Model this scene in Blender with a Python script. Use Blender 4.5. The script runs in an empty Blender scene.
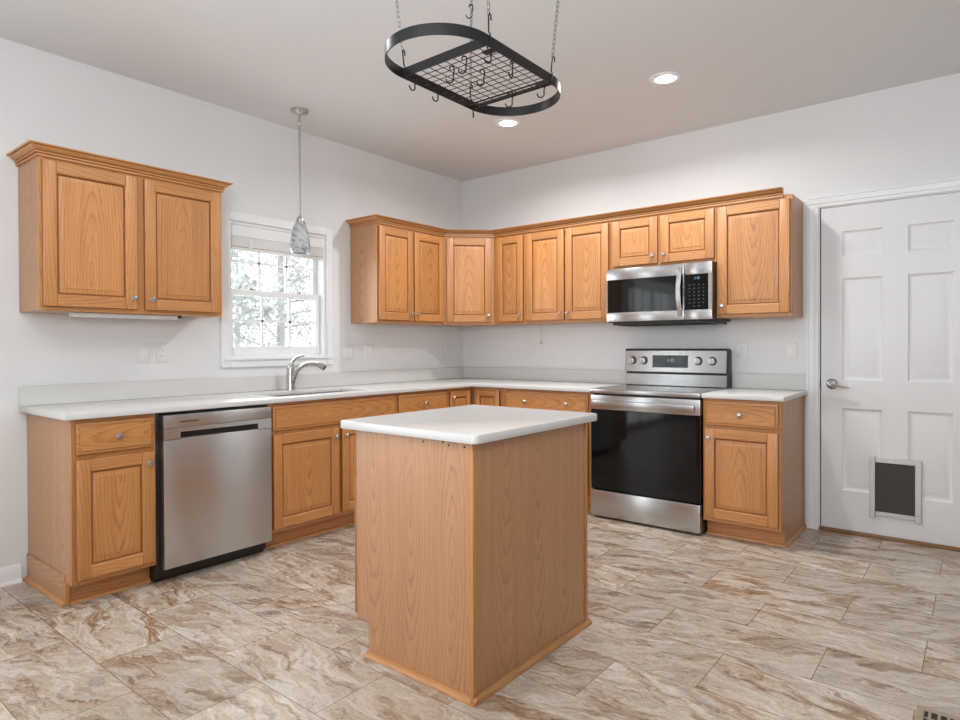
import bpy, bmesh, math, random
from mathutils import Vector, Matrix
from math import sin, cos, pi, radians as R

random.seed(7)
S = bpy.context.scene
C = S.collection

# ------------------------------------------------------------------ camera
cd = bpy.data.cameras.new('camera'); cam = bpy.data.objects.new('camera', cd); C.objects.link(cam)
YAW, PIT, ROL = .6771, -.0078, -.0038
fw = Vector((-sin(YAW), cos(YAW), 0)); rt = Vector((cos(YAW), sin(YAW), 0)); up = Vector((0, 0, 1))
fw, up = fw*cos(PIT) + up*sin(PIT), up*cos(PIT) - fw*sin(PIT)
rt, up = rt*cos(ROL) + up*sin(ROL), up*cos(ROL) - rt*sin(ROL)
m = Matrix((rt, up, -fw)).transposed().to_4x4(); m.translation = Vector((3.8496, -4.5653, 1.1973))
cam.matrix_world = m
cd.sensor_width = 36; cd.lens = 628.3925/960*36
cd.shift_x = (480 - 477.6964)/960; cd.shift_y = -(360 - 351.028)/960
cd.clip_start = .05
S.camera = cam

# ------------------------------------------------------------------ world, lights, exposure
S.view_settings.view_transform = 'Standard'; S.view_settings.look = 'None'
S.view_settings.gamma = 1; S.view_settings.use_curve_mapping = False
S.view_settings.exposure = 0.0
S.cycles.use_denoising = True
S.cycles.max_bounces = 10; S.cycles.diffuse_bounces = 6
S.cycles.sample_clamp_indirect = 6
W = bpy.data.worlds.new('sky'); S.world = W; W.use_nodes = True
bg = W.node_tree.nodes['Background']; bg.inputs[0].default_value = (.93, .97, 1, 1); bg.inputs[1].default_value = 3.7

def area(name, loc, rot, sx, sy, power, col, spread=180, shape='RECTANGLE'):
    l = bpy.data.lights.new(name, 'AREA'); l.shape = shape; l.size = sx
    if shape == 'RECTANGLE': l.size_y = sy
    l.energy = power; l.color = col; l.spread = R(spread)
    o = bpy.data.objects.new(name, l); C.objects.link(o); o.location = loc; o.rotation_euler = rot
    return o
H = 2.757
area('flash_aimed_at_ceiling', (3.5, -5.0, 1.75), Vector((-.35, .75, 1)).to_track_quat('-Z', 'Y').to_euler(), 1.1, 1.1, 79, (.90, .945, 1))
area('ceiling_bounce_fill', (2.5, -5.5, 2.74), (0, 0, 0), 3.4, 3.0, 24, (.905, .955, 1))  # added soft fill under the ceiling, standing in for bounced flash; no fixture here
area('rear_fill', (3.0, -7.5, 1.6), (R(90), 0, 0), 3.4, 1.8, 10, (.87, .94, 1))  # added horizontal fill behind the camera; the rear wall has no window
area('patio_daylight', (.06, -5.35, 1.15), (0, R(-90), 0), 2.0, 1.8, 16, (.88, .945, 1))
area('sink_window_daylight', (.02, -1.985, 1.5), (0, R(-90), 0), .72, .74, 5, (.86, .93, 1), 150)
LIGHTS = [(2.407, -1.016), (1.27, -1.01), (1.27, -3.0), (2.5, -4.6), (4.6, -4.6)]
for x, y in LIGHTS:
    area('downlight_beam', (x, y, H - .016), (0, 0, 0), .13, .13, 5 if y < -2 else 17, (.985, .985, .985), 160, 'DISK')

# ------------------------------------------------------------------ materials
def newmat(name):
    mt = bpy.data.materials.new(name); mt.use_nodes = True
    nt = mt.node_tree
    return mt, nt, nt.nodes['Principled BSDF']
def simple(name, col, rough=.5, metal=0, spec=.5, coat=0, emit=None, es=1, bump=0, bscale=200, aniso=0):
    mt, nt, b = newmat(name)
    b.inputs['Base Color'].default_value = (*col, 1); b.inputs['Roughness'].default_value = rough
    b.inputs['Metallic'].default_value = metal; b.inputs['Specular IOR Level'].default_value = spec
    b.inputs['Coat Weight'].default_value = coat; b.inputs['Coat Roughness'].default_value = .12
    b.inputs['Anisotropic'].default_value = aniso
    if emit: b.inputs['Emission Color'].default_value = (*emit, 1); b.inputs['Emission Strength'].default_value = es
    n = nt.nodes.new('ShaderNodeTexNoise'); n.inputs['Scale'].default_value = bscale
    tc = nt.nodes.new('ShaderNodeTexCoord'); nt.links.new(tc.outputs['Object'], n.inputs['Vector'])
    if bump:
        bp = nt.nodes.new('ShaderNodeBump'); bp.inputs['Strength'].default_value = bump; bp.inputs['Distance'].default_value = .002
        nt.links.new(n.outputs['Fac'], bp.inputs['Height']); nt.links.new(bp.outputs[0], b.inputs['Normal'])
    else:
        mr = nt.nodes.new('ShaderNodeMapRange'); mr.inputs[3].default_value = max(rough - .03, .02); mr.inputs[4].default_value = rough + .03
        nt.links.new(n.outputs['Fac'], mr.inputs[0]); nt.links.new(mr.outputs[0], b.inputs['Roughness'])
    return mt
class NT:
    """small helper for node maths"""
    def __init__(s, nt): s.nt = nt
    def _in(s, sock, v):
        if isinstance(v, bpy.types.NodeSocket): s.nt.links.new(v, sock)
        else: sock.default_value = v
    def math(s, op, a, b=0.0, c=None):
        n = s.nt.nodes.new('ShaderNodeMath'); n.operation = op
        s._in(n.inputs[0], a); s._in(n.inputs[1], b)
        if c is not None: s._in(n.inputs[2], c)
        return n.outputs[0]
    def vec(s, x, y, z=0.0):
        n = s.nt.nodes.new('ShaderNodeCombineXYZ')
        for i, v in enumerate((x, y, z)): s._in(n.inputs[i], v)
        return n.outputs[0]
    def sep(s, v):
        n = s.nt.nodes.new('ShaderNodeSeparateXYZ'); s._in(n.inputs[0], v); return n.outputs
    def noise(s, v, scale, detail=3, rough=.5, dist=0, w=None):
        n = s.nt.nodes.new('ShaderNodeTexNoise')
        if w is not None: n.noise_dimensions = '4D'; s._in(n.inputs['W'], w)
        s._in(n.inputs['Vector'], v); n.inputs['Scale'].default_value = scale; n.inputs['Detail'].default_value = detail
        n.inputs['Roughness'].default_value = rough; n.inputs['Distortion'].default_value = dist
        return n.outputs['Fac']
    def ramp(s, f, stops, interp='LINEAR'):
        n = s.nt.nodes.new('ShaderNodeValToRGB'); s._in(n.inputs[0], f); cr = n.color_ramp; cr.interpolation = interp
        while len(cr.elements) < len(stops): cr.elements.new(.5)
        for e, (p, c) in zip(cr.elements, stops):
            e.position = p; e.color = (*c, 1) if len(c) == 3 else c
        return n.outputs[0]
    def mix(s, f, a, b, mode='MIX'):
        n = s.nt.nodes.new('ShaderNodeMix'); n.data_type = 'RGBA'; n.blend_type = mode
        s._in(n.inputs[0], f)
        for k, v in ((6, a), (7, b)):
            if isinstance(v, tuple): v = (*v, 1)
            s._in(n.inputs[k], v)
        return n.outputs[2]

def oak(name, light, mid, dark, ring=.0145, contrast=.92, rough=.5, coat=.15, flitch=0):
    mt, nt, b = newmat(name); N = NT(nt)
    uvn = nt.nodes.new('ShaderNodeUVMap'); uvn.uv_map = 'UVMap'
    u, v, _ = N.sep(uvn.outputs[0])
    at = nt.nodes.new('ShaderNodeAttribute'); at.attribute_name = 'tint'; t = N.sep(at.outputs['Color'])
    seed = N.math('MULTIPLY', t[0], 20)
    if flitch:
        k = N.math('ADD', N.math('DIVIDE', u, flitch), .5); fl = N.math('FLOOR', k)
        ul = N.math('MULTIPLY', N.math('SUBTRACT', N.math('FRACT', k), .5), flitch)
        v = N.math('ADD', v, N.math('MULTIPLY', N.math('SINE', N.math('MULTIPLY', fl, 2.3)), .25)); seed = N.math('ADD', seed, N.math('MULTIPLY', fl, 3.7))
    else: ul = u
    warp = N.noise(N.vec(N.math('MULTIPLY', u, 7), N.math('MULTIPLY', v, 1.6), seed), 1, 2, .5)
    fine = N.noise(N.vec(N.math('MULTIPLY', u, 70), N.math('MULTIPLY', v, 14), seed), 1, 3, .55)
    us = N.math('ADD', ul, N.math('MULTIPLY', N.math('SUBTRACT', warp, .5), .035))
    vs = N.math('MULTIPLY', v, .125)
    r = N.math('SQRT', N.math('ADD', N.math('MULTIPLY', us, us), N.math('MULTIPLY', vs, vs)))
    ph = N.math('ADD', N.math('DIVIDE', r, ring), N.math('MULTIPLY', fine, .8))
    fr = N.math('FRACT', ph)
    ringc = N.ramp(fr, [(0, (.5,)*3), (.10, (0, 0, 0)), (.55, (.05,)*3), (.78, (.35,)*3), (.93, (1, 1, 1)), (1, (.6,)*3)])
    amp = N.ramp(N.noise(N.vec(N.math('MULTIPLY', u, 22), N.math('MULTIPLY', v, 2), 5.0), 1, 2, .5), [(.3, (.35,)*3), (.7, (1, 1, 1))])
    ringc = N.math('MULTIPLY', ringc, amp)
    pore = N.noise(N.vec(N.math('MULTIPLY', u, 560), N.math('MULTIPLY', v, 17), seed), 1, 2, .6)
    porec = N.ramp(pore, [(.34, (1, 1, 1)), (.50, (0, 0, 0))])
    broad = N.noise(N.vec(N.math('MULTIPLY', u, 30), N.math('MULTIPLY', v, 1.2), N.math('MULTIPLY', t[0], 5)), 1, 3, .5)
    base = N.mix(N.ramp(broad, [(.3, (0, 0, 0)), (.7, (1, 1, 1))]), light, mid)
    c = N.mix(N.math('MULTIPLY', ringc, .62*contrast), base, dark)
    pr = N.math('MULTIPLY', porec, N.math('ADD', .14, N.math('MULTIPLY', ringc, .45)))
    c = N.mix(N.math('MULTIPLY', pr, contrast), c, tuple(k*.6 for k in dark))
    val = N.math('ADD', .90, N.math('MULTIPLY', t[0], .17))
    c = N.mix(1.0, c, N.vec(val, val, val), 'MULTIPLY')
    nt.links.new(c, b.inputs['Base Color'])
    b.inputs['Roughness'].default_value = rough; b.inputs['Coat Weight'].default_value = coat; b.inputs['Coat Roughness'].default_value = .25
    b.inputs['Specular IOR Level'].default_value = .9
    bp = nt.nodes.new('ShaderNodeBump'); bp.inputs['Strength'].default_value = .10; bp.inputs['Distance'].default_value = .001
    nt.links.new(porec, bp.inputs['Height']); nt.links.new(bp.outputs[0], b.inputs['Normal'])
    return mt

M = {}
M['oak'] = oak('honey_oak', (.61, .272, .078), (.52, .213, .054), (.23, .064, .010))
M['veneer'] = oak('oak_veneer', (.52, .262, .115), (.45, .212, .085), (.24, .088, .026), ring=.013, contrast=.95, rough=.45, coat=.25, flitch=.2)
M['trimoak'] = oak('oak_trim', (.54, .25, .075), (.47, .20, .053), (.26, .085, .018), contrast=.8)

M['edge'] = oak('oak_dark_edge', (.36, .125, .025), (.31, .10, .019), (.16, .042, .006))  # darker oak for door and drawer edges and the grooves around panels

def wallmat(name, col):
    mt, nt, b = newmat(name); N = NT(nt)
    tc = nt.nodes.new('ShaderNodeTexCoord')
    n1 = N.noise(tc.outputs['Object'], 1.1, 3)
    c = N.ramp(n1, [(.3, tuple(k*.97 for k in col)), (.7, col)])
    nt.links.new(c, b.inputs['Base Color']); b.inputs['Roughness'].default_value = .62; b.inputs['Specular IOR Level'].default_value = .3
    n2 = N.noise(tc.outputs['Object'], 260, 2)
    bp = nt.nodes.new('ShaderNodeBump'); bp.inputs['Strength'].default_value = .06; bp.inputs['Distance'].default_value = .002
    nt.links.new(n2, bp.inputs['Height']); nt.links.new(bp.outputs[0], b.inputs['Normal'])
    return mt
M['wall'] = wallmat('wall_paint', (.78, .785, .79))
M['ceil'] = wallmat('ceiling_paint', (.745, .755, .765))
M['white'] = simple('white_trim', (.83, .84, .85), .4)
M['doorwhite'] = simple('door_paint', (.74, .745, .75), .42)
M['plastic'] = simple('white_plastic', (.78, .78, .765), .35)
M['black'] = simple('black_plastic', (.012, .012, .013), .35)
M['iron'] = simple('black_iron', (.012, .0115, .0115), .36, 0, .3)
M['glassblack'] = simple('black_glass', (.004, .004, .0045), .05, 0, .32)
M['nickel'] = simple('satin_nickel', (.56, .54, .51), .27, 1)
M['chain'] = simple('chain_steel', (.36, .35, .34), .35, 1)
M['alu'] = simple('brushed_aluminium', (.62, .62, .61), .42, .8)
M['flap'] = simple('pet_flap_vinyl', (.045, .037, .032), .3)
M['dark'] = simple('dark_gap', (.02, .018, .016), .7)
M['bronze'] = simple('tan_metal', (.36, .29, .21), .5, .3)
M['lens'] = simple('lamp_lens', (1, 1, 1), .3, emit=(1, .96, .9), es=9)
M['digits'] = simple('display_digits', (.02, .03, .04), .3, emit=(.45, .75, 1), es=.45)
M['legend'] = simple('key_legend', (.06, .06, .062), .5)
M['wood_threshold'] = simple('threshold_wood', (.26, .13, .05), .45)

def steel(name, axis, col=(.53, .528, .525), rough=.27):
    mt, nt, b = newmat(name); N = NT(nt)
    tc = nt.nodes.new('ShaderNodeTexCoord'); mp = nt.nodes.new('ShaderNodeMapping')
    mp.inputs['Scale'].default_value = (3, 500, 500) if axis == 'x' else ((500, 500, 3) if axis == 'z' else (500, 3, 500))
    nt.links.new(tc.outputs['Object'], mp.inputs[0])
    n = N.noise(mp.outputs[0], 1, 2)
    nt.links.new(N.ramp(n, [(.3, tuple(k*.93 for k in col)), (.7, col)]), b.inputs['Base Color'])
    b.inputs['Metallic'].default_value = 1; b.inputs['Roughness'].default_value = rough
    b.inputs['Anisotropic'].default_value = .75
    tn = nt.nodes.new('ShaderNodeTangent'); tn.direction_type = 'RADIAL'; tn.axis = 'Z'
    nt.links.new(tn.outputs[0], b.inputs['Tangent'])
    if axis != 'z': b.inputs['Anisotropic Rotation'].default_value = .25
    bp = nt.nodes.new('ShaderNodeBump'); bp.inputs['Strength'].default_value = .03; bp.inputs['Distance'].default_value = .001
    nt.links.new(n, bp.inputs['Height']); nt.links.new(bp.outputs[0], b.inputs['Normal'])
    return mt
M['steel'] = steel('brushed_stainless_steel', 'x')
M['steel_y'] = steel('brushed_stainless_door', 'y', (.62, .628, .635), .33)

def quartz():
    mt, nt, b = newmat('white_quartz'); N = NT(nt)
    tc = nt.nodes.new('ShaderNodeTexCoord')
    n = N.noise(tc.outputs['Object'], 340, 2, .6)
    n2 = N.noise(tc.outputs['Object'], 9, 4, .6)
    c = N.mix(N.ramp(n, [(.32, (1, 1, 1)), (.42, (0, 0, 0))]), (.68, .68, .668), (.50, .485, .45))
    c = N.mix(N.math('MULTIPLY', n2, .2), c, (.58, .565, .53))
    nt.links.new(c, b.inputs['Base Color']); b.inputs['Roughness'].default_value = .22; b.inputs['Specular IOR Level'].default_value = .5
    return mt
M['quartz'] = quartz()

def tile():
    mt, nt, b = newmat('travertine_tile'); N = NT(nt)
    tc = nt.nodes.new('ShaderNodeTexCoord'); x, y, _ = N.sep(tc.outputs['Object'])
    PY, PX = .3085, .61
    ry = N.math('DIVIDE', N.math('SUBTRACT', y, -3.62), PY); row = N.math('FLOOR', ry); fy = N.math('FRACT', ry)
    odd = N.math('FLOORED_MODULO', row, 2.0)
    rx = N.math('SUBTRACT', N.math('DIVIDE', N.math('SUBTRACT', x, .018), PX), N.math('MULTIPLY', odd, .5))
    col = N.math('FLOOR', rx); fx = N.math('FRACT', rx)
    wn = nt.nodes.new('ShaderNodeTexWhiteNoise'); wn.noise_dimensions = '2D'
    nt.links.new(N.vec(N.math('ADD', col, 71.3), N.math('ADD', row, 33.7)), wn.inputs['Vector'])
    rnd = N.sep(wn.outputs['Color'])
    dx = N.math('MULTIPLY', N.math('MINIMUM', fx, N.math('SUBTRACT', 1.0, fx)), PX)
    dy = N.math('MULTIPLY', N.math('MINIMUM', fy, N.math('SUBTRACT', 1.0, fy)), PY)
    d = N.math('MINIMUM', dx, dy)
    g = N.math('LESS_THAN', d, .0016)
    w = N.math('MULTIPLY', rnd[0], 40)
    sx = N.math('SUBTRACT', N.math('MULTIPLY', N.math('GREATER_THAN', rnd[1], .5), 2), 1.0)
    skew = N.math('ADD', y, N.math('MULTIPLY', N.math('MULTIPLY', x, sx), .22))
    # streaks run the long way of each tile, wandering, in cream, tan, brown and grey
    wob = N.noise(N.vec(N.math('MULTIPLY', x, 2.4), N.math('MULTIPLY', y, 5.5), 0.0), 1, 5, .6, 0, w)
    ys = N.math('ADD', skew, N.math('MULTIPLY', N.math('SUBTRACT', wob, .5), .30))
    xs_ = N.math('ADD', x, N.math('MULTIPLY', wob, .25))
    def st(ax, ay, z, det=8, ro=.66, ds=.5): return N.noise(N.vec(N.math('MULTIPLY', xs_, ax), N.math('MULTIPLY', ys, ay), z), 1, det, ro, ds, w)
    A, B, D, G = st(2.0, 9, 0.0), st(3.2, 11, 4.0), st(7, 40, 7.0, 7, .72, .9), st(3.6, 10, 9.0)
    F = N.noise(N.vec(N.math('MULTIPLY', x, 70), N.math('MULTIPLY', y, 120), 2.0), 1, 4, .75, 0, w)
    base = N.ramp(A, [(.30, (.74, .69, .63)), (.42, (.70, .62, .53)), (.48, (.56, .455, .35)), (.53, (.67, .59, .50)), (.60, (.58, .47, .36)), (.70, (.40, .29, .19))])
    tan = N.ramp(B, [(.49, (0, 0, 0)), (.56, (1, 1, 1))])
    c = N.mix(N.math('MULTIPLY', tan, N.math('ADD', .35, N.math('MULTIPLY', rnd[2], .55))), base, (.36, .21, .105))
    grey = N.ramp(G, [(.54, (0, 0, 0)), (.64, (1, 1, 1))])
    c = N.mix(N.math('MULTIPLY', grey, N.math('ADD', .35, N.math('MULTIPLY', rnd[0], .4))), c, (.25, .225, .21))
    lite = N.ramp(D, [(.52, (0, 0, 0)), (.66, (1, 1, 1))])
    c = N.mix(N.math('MULTIPLY', lite, .7), c, (.80, .76, .71))
    vein = N.ramp(D, [(.36, (0, 0, 0)), (.42, (1, 1, 1)), (.47, (0, 0, 0))])
    c = N.mix(N.math('MULTIPLY', vein, N.math('ADD', .22, N.math('MULTIPLY', tan, .55))), c, (.15, .085, .045))
    fv = N.math('ADD', .68, N.math('MULTIPLY', F, .64)); c = N.mix(1.0, c, N.vec(fv, fv, fv), 'MULTIPLY')
    tv = N.math('ADD', .72, N.math('MULTIPLY', rnd[1], .18)); c = N.mix(1.0, c, N.vec(tv, tv, tv), 'MULTIPLY')
    c = N.mix(N.math('MULTIPLY', g, .85), c, (.20, .14, .095))
    nt.links.new(c, b.inputs['Base Color'])
    nt.links.new(N.math('ADD', .36, N.math('MULTIPLY', g, .4)), b.inputs['Roughness']); b.inputs['Specular IOR Level'].default_value = .42
    bp = nt.nodes.new('ShaderNodeBump'); bp.inputs['Strength'].default_value = .25; bp.inputs['Distance'].default_value = .002
    nt.links.new(N.math('SUBTRACT', N.math('MULTIPLY', D, .3), g), bp.inputs['Height']); nt.links.new(bp.outputs[0], b.inputs['Normal'])
    return mt
M['tile'] = tile()

def glassmat(name, col=(1, 1, 1), rough=0.0):
    mt, nt, b = newmat(name)
    nt.nodes.remove(b); out = nt.nodes['Material Output']
    tr = nt.nodes.new('ShaderNodeBsdfTransparent'); tr.inputs[0].default_value = (*col, 1)
    gl = nt.nodes.new('ShaderNodeBsdfGlossy'); gl.inputs['Roughness'].default_value = .03
    fr = nt.nodes.new('ShaderNodeFresnel'); fr.inputs[0].default_value = 1.45
    mx = nt.nodes.new('ShaderNodeMixShader'); geo = nt.nodes.new('ShaderNodeNewGeometry'); N = NT(nt)
    nt.links.new(N.math('MULTIPLY', fr.outputs[0], N.math('SUBTRACT', 1.0, geo.outputs['Backfacing'])), mx.inputs[0])
    nt.links.new(tr.outputs[0], mx.inputs[1]); nt.links.new(gl.outputs[0], mx.inputs[2]); nt.links.new(mx.outputs[0], out.inputs[0])
    return mt
M['pane'] = glassmat('window_glass', (.97, .98, .98))
def swirl():
    mt, nt, b = newmat('swirled_art_glass'); N = NT(nt)
    tc = nt.nodes.new('ShaderNodeTexCoord'); x, y, z = N.sep(tc.outputs['Object'])
    an = N.math('ARCTAN2', y, x)
    ph = N.math('ADD', N.math('MULTIPLY', z, 14), N.math('MULTIPLY', an, .55))
    ns = N.noise(N.vec(N.math('MULTIPLY', x, 8), N.math('MULTIPLY', y, 8), N.math('MULTIPLY', ph, 1.6)), 1, 4, .6, .7)
    c = N.ramp(ns, [(.34, (.06, .07, .08)), (.40, (.45, .47, .49)), (.50, (.80, .82, .83)), (.58, (.38, .40, .42)), (.66, (.78, .79, .80))])
    nt.links.new(c, b.inputs['Base Color']); b.inputs['Roughness'].default_value = .08
    b.inputs['Transmission Weight'].default_value = .35; b.inputs['IOR'].default_value = 1.3
    return mt
M['swirl'] = swirl()
def leafmat(name, c0, c1):
    mt, nt, b = newmat(name); N = NT(nt); tc = nt.nodes.new('ShaderNodeTexCoord')
    nt.links.new(N.ramp(N.noise(tc.outputs['Object'], 3, 3), [(.3, c0), (.7, c1)]), b.inputs['Base Color']); b.inputs['Roughness'].default_value = .8
    return mt
M['leaf'] = leafmat('winter_foliage', (.27, .29, .275), (.42, .44, .42))
M['bark'] = leafmat('grey_bark', (.22, .215, .21), (.30, .29, .285))
M['lawn'] = leafmat('pale_ground', (.55, .55, .50), (.66, .66, .62))

# ------------------------------------------------------------------ mesh builder
class MB:
    def __init__(s, mats):
        s.mats = mats if isinstance(mats, list) else [mats]
        s.bm = bmesh.new(); s.uv = s.bm.loops.layers.uv.new('UVMap'); s.tc = s.bm.loops.layers.float_color.new('tint')
    def put(s, t, grain='z', cath=False, mat=0, centre=None):
        """take a temporary bmesh as one board: aligned UVs in metres, a tint of its own"""
        bmesh.ops.recalc_face_normals(t, faces=t.faces)
        t.normal_update()
        lo = [min(v.co[i] for v in t.verts) for i in range(3)]; hi = [max(v.co[i] for v in t.verts) for i in range(3)]
        cen = centre or [(a + b)/2 for a, b in zip(lo, hi)]
        gi = 'xyz'.index(grain)
        if cath: uo, vo = random.uniform(-.012, .012), random.uniform(.15, .55)*random.choice((-1, 1))
        else: uo, vo = random.uniform(.06, .14)*random.choice((-1, 1)), random.uniform(-.8, .8)
        tint = random.random()
        vm = {v: s.bm.verts.new(v.co) for v in t.verts}
        for f in t.faces:
            try: nf = s.bm.faces.new([vm[v] for v in f.verts])
            except ValueError: continue
            nf.material_index = mat; nf.smooth = True
            n = [abs(k) for k in f.normal]; ni = n.index(max(n))
            if ni == gi: a, b2 = [k for k in range(3) if k != gi]
            else: b2 = gi; a = [k for k in range(3) if k not in (gi, ni)][0]
            for l, l2 in zip(nf.loops, f.loops):
                co = l2.vert.co
                l[s.uv].uv = (co[a] - cen[a] + uo, (co[b2] - cen[b2] + vo) if ni != gi else (co[b2] - cen[b2])*1.0)
                l[s.tc] = (tint, random.random() if False else tint, 0, 1)
        t.free()
    def box(s, x0, x1, y0, y1, z0, z1, bev=0, seg=1, **k):
        t = bmesh.new(); bmesh.ops.create_cube(t, size=1)
        for v in t.verts: v.co = Vector(((x0 + x1)/2 + v.co.x*(x1 - x0), (y0 + y1)/2 + v.co.y*(y1 - y0), (z0 + z1)/2 + v.co.z*(z1 - z0)))
        if bev: bmesh.ops.bevel(t, geom=list(t.edges), offset=bev, segments=seg, profile=.5, affect='EDGES')
        s.put(t, **k); return s
    def loft(s, rings, close=True, cap0=False, cap1=False, wrap=False, **k):
        t = bmesh.new(); vs = [[t.verts.new(p) for p in r] for r in rings]
        n = len(rings[0]); m_ = n if close else n - 1
        pairs = list(zip(vs[:-1], vs[1:])) + ([(vs[-1], vs[0])] if wrap else [])
        for a, b in pairs:
            for i in range(m_):
                j = (i + 1) % n
                q = [a[i], a[j], b[j], b[i]]
                try: t.faces.new(q)
                except ValueError: pass
        if cap0: t.faces.new(vs[0])
        if cap1: t.faces.new(vs[-1][::-1])
        s.put(t, **k); return s
    def prism(s, pts, z0, z1, **k):
        return s.loft([[(x, y, z0) for x, y in pts], [(x, y, z1) for x, y in pts]], True, True, True, **k)
    def tube(s, path, r, n=8, caps=True, wrap=False, **k):
        P = [Vector(p) for p in path]; rings = []; N = len(P); ref = None
        for i, p in enumerate(P):
            if wrap: tn = (P[(i + 1) % N] - P[i - 1]).normalized()
            else: tn = (P[min(i + 1, N - 1)] - P[max(i - 1, 0)]).normalized()
            if ref is None:
                ref = Vector((0, 0, 1)) if abs(tn.z) < .9 else Vector((1, 0, 0))
            a = (ref - tn*ref.dot(tn)).normalized(); ref = a; b = tn.cross(a)
            rr = r[i] if isinstance(r, (list, tuple)) else r
            rings.append([p + (a*cos(2*pi*j/n) + b*sin(2*pi*j/n))*rr for j in range(n)])
        return s.loft(rings, True, caps and not wrap, caps and not wrap, wrap, **k)
    def lathe(s, prof, c=(0, 0, 0), axis='z', n=24, caps=(True, True), **k):
        rings = []
        for r, h in prof:
            ring = []
            for j in range(n):
                a = 2*pi*j/n; u, v = r*cos(a), r*sin(a)
                q = {'z': (u, v, h), '-y': (u, -h, v), 'x': (h, u, v), '-z': (u, v, -h), '-x': (-h, u, v)}[axis]
                ring.append((c[0] + q[0], c[1] + q[1], c[2] + q[2]))
            rings.append(ring)
        return s.loft(rings, True, caps[0], caps[1], **k)
    def xform(s, mat): bmesh.ops.transform(s.bm, matrix=mat, verts=s.bm.verts); return s
    def build(s, name, parent=None, loc=None, rot=None):
        s.bm.normal_update()
        for e in s.bm.edges:
            if len(e.link_faces) == 2 and e.calc_face_angle(0) > .62: e.smooth = False
        me = bpy.data.meshes.new(name); s.bm.to_mesh(me); s.bm.free()
        for x in s.mats: me.materials.append(x)
        o = bpy.data.objects.new(name, me); C.objects.link(o)
        if parent: o.parent = parent
        if loc is not None: o.location = loc
        if rot is not None: o.rotation_euler = rot
        return o
def thing(name, label, cat, loc=(0, 0, 0), rz=0, group=None):
    o = bpy.data.objects.new(name, None); C.objects.link(o); o.empty_display_size = .1
    o.location = loc; o.rotation_euler = (0, 0, rz); o['label'] = label; o['category'] = cat
    if group: o['group'] = group
    return o
def tag(o, label, cat, group=None):
    o['label'] = label; o['category'] = cat
    if group: o['group'] = group
    return o
def struct(o): o['kind'] = 'structure'; return o

# ------------------------------------------------------------------ room shell
XR, YB = 7.4, -7.6
f = MB(M['tile']); f.box(-.15, XR + .15, YB - .15, .15, -.1, 0); struct(f.build('floor'))
f = MB(M['ceil']); f.box(-.15, XR + .15, YB - .15, .15, H, H + .1); struct(f.build('ceiling'))
WY0, WY1, WZ0, WZ1 = -2.378, -1.598, 1.122, 2.03          # kitchen window opening
PY0, PY1, PZ1 = -6.3, -4.4, 2.08                           # patio door opening, out of the picture
w = MB(M['wall'])
w.box(-.15, 0, PY1, WY0, 0, H); w.box(-.15, 0, WY1, 0, 0, H); w.box(-.15, 0, WY0, WY1, 0, WZ0); w.box(-.15, 0, WY0, WY1, WZ1, H)
w.box(-.15, 0, PY0, PY1, PZ1, H); w.box(-.15, 0, YB, PY0, 0, H)
struct(w.build('wall_left'))
DX0, DX1, DZ = 3.022, 3.842, 2.082
w = MB(M['wall'])
w.box(-.15, DX0, 0, .15, 0, H); w.box(DX0, DX1, 0, .15, DZ, H); w.box(DX1, XR, 0, .15, 0, H)
struct(w.build('wall_right'))
w = MB(M['wall']); w.box(XR, XR + .15, YB, .15, 0, H); struct(w.build('wall_far_side'))
w = MB(M['wall']); w.box(-.15, XR, YB - .15, YB, 0, H); struct(w.build('wall_behind'))
# baseboard on the left wall
b = MB(M['white'])
prof = [(0, 0), (.013, 0), (.013, .07), (.009, .083), (.004, .092), (0, .092)]
b.loft([[(.001 + o, y, z) for o, z in prof] for y in (PY1 - .0, -3.53)], True, True, True)
prof = [(.013, 0), (.027, 0), (.025, .01), (.02, .016), (.013, .019)]
b.loft([[(.001 + o, y, z) for o, z in prof] for y in (PY1 - .0, -3.53)], True, True, True)
struct(b.build('baseboard_left'))

# kitchen window
wr = struct(bpy.data.objects.new('window_1', None)); C.objects.link(wr); wr.location = (0, (WY0 + WY1)/2, WZ0)
hw = (WY1 - WY0)/2; hh = WZ1 - WZ0
def L(y): return y
fr = MB(M['white'])
cw = .060
for (a, b_, c_, d_) in ((-hw - cw, -hw, -cw, hh + cw), (hw, hw + cw, -cw, hh + cw), (-hw, hw, hh, hh + cw), (-hw, hw, -cw, 0)):
    fr.box(.001, .018, a, b_, c_, d_, .004)
fr.box(.001, .03, -hw - .04, hw + .04, -.012, .006, .003)
for a, b_ in ((-hw, -hw + .02), (hw - .02, hw)): fr.box(-.148, .0, a, b_, 0, hh)
fr.box(-.148, 0, -hw + .02, hw - .02, hh - .02, hh); fr.box(-.148, 0, -hw + .02, hw - .02, 0, .02)
fr.build('window_frame', wr)
def sash(name, x, z0, z1, bot):
    s_ = MB(M['white']); t_ = .034; st = .036; a = hw - .021
    s_.box(x, x + t_, -a, -a + st, z0, z1, .003); s_.box(x, x + t_, a - st, a, z0, z1, .003)
    s_.box(x, x + t_, -a + st, a - st, z0, z0 + bot, .003); s_.box(x, x + t_, -a + st, a - st, z1 - st, z1, .003)
    o = s_.build(name, wr)
    g = MB(M['white']); wi = 2*(a - st)
    for k in (1, 2):
        yy = -a + st + wi*k/3; g.box(x + .008, x + .026, yy - .008, yy + .008, z0 + bot, z1 - st)
    zz = (z0 + bot + z1 - st)/2; g.box(x + .008, x + .026, -a + st, a - st, zz - .008, zz + .008)
    g.build('muntin', o)
    p = MB(M['pane']); p.box(x + .015, x + .019, -a + st, a - st, z0 + bot, z1 - st); p.build('pane', o)
    return o
sash('lower_sash', -.075, .021, .465, .06)
up_ = sash('upper_sash', -.112, .425, hh - .021, .036)
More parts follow.
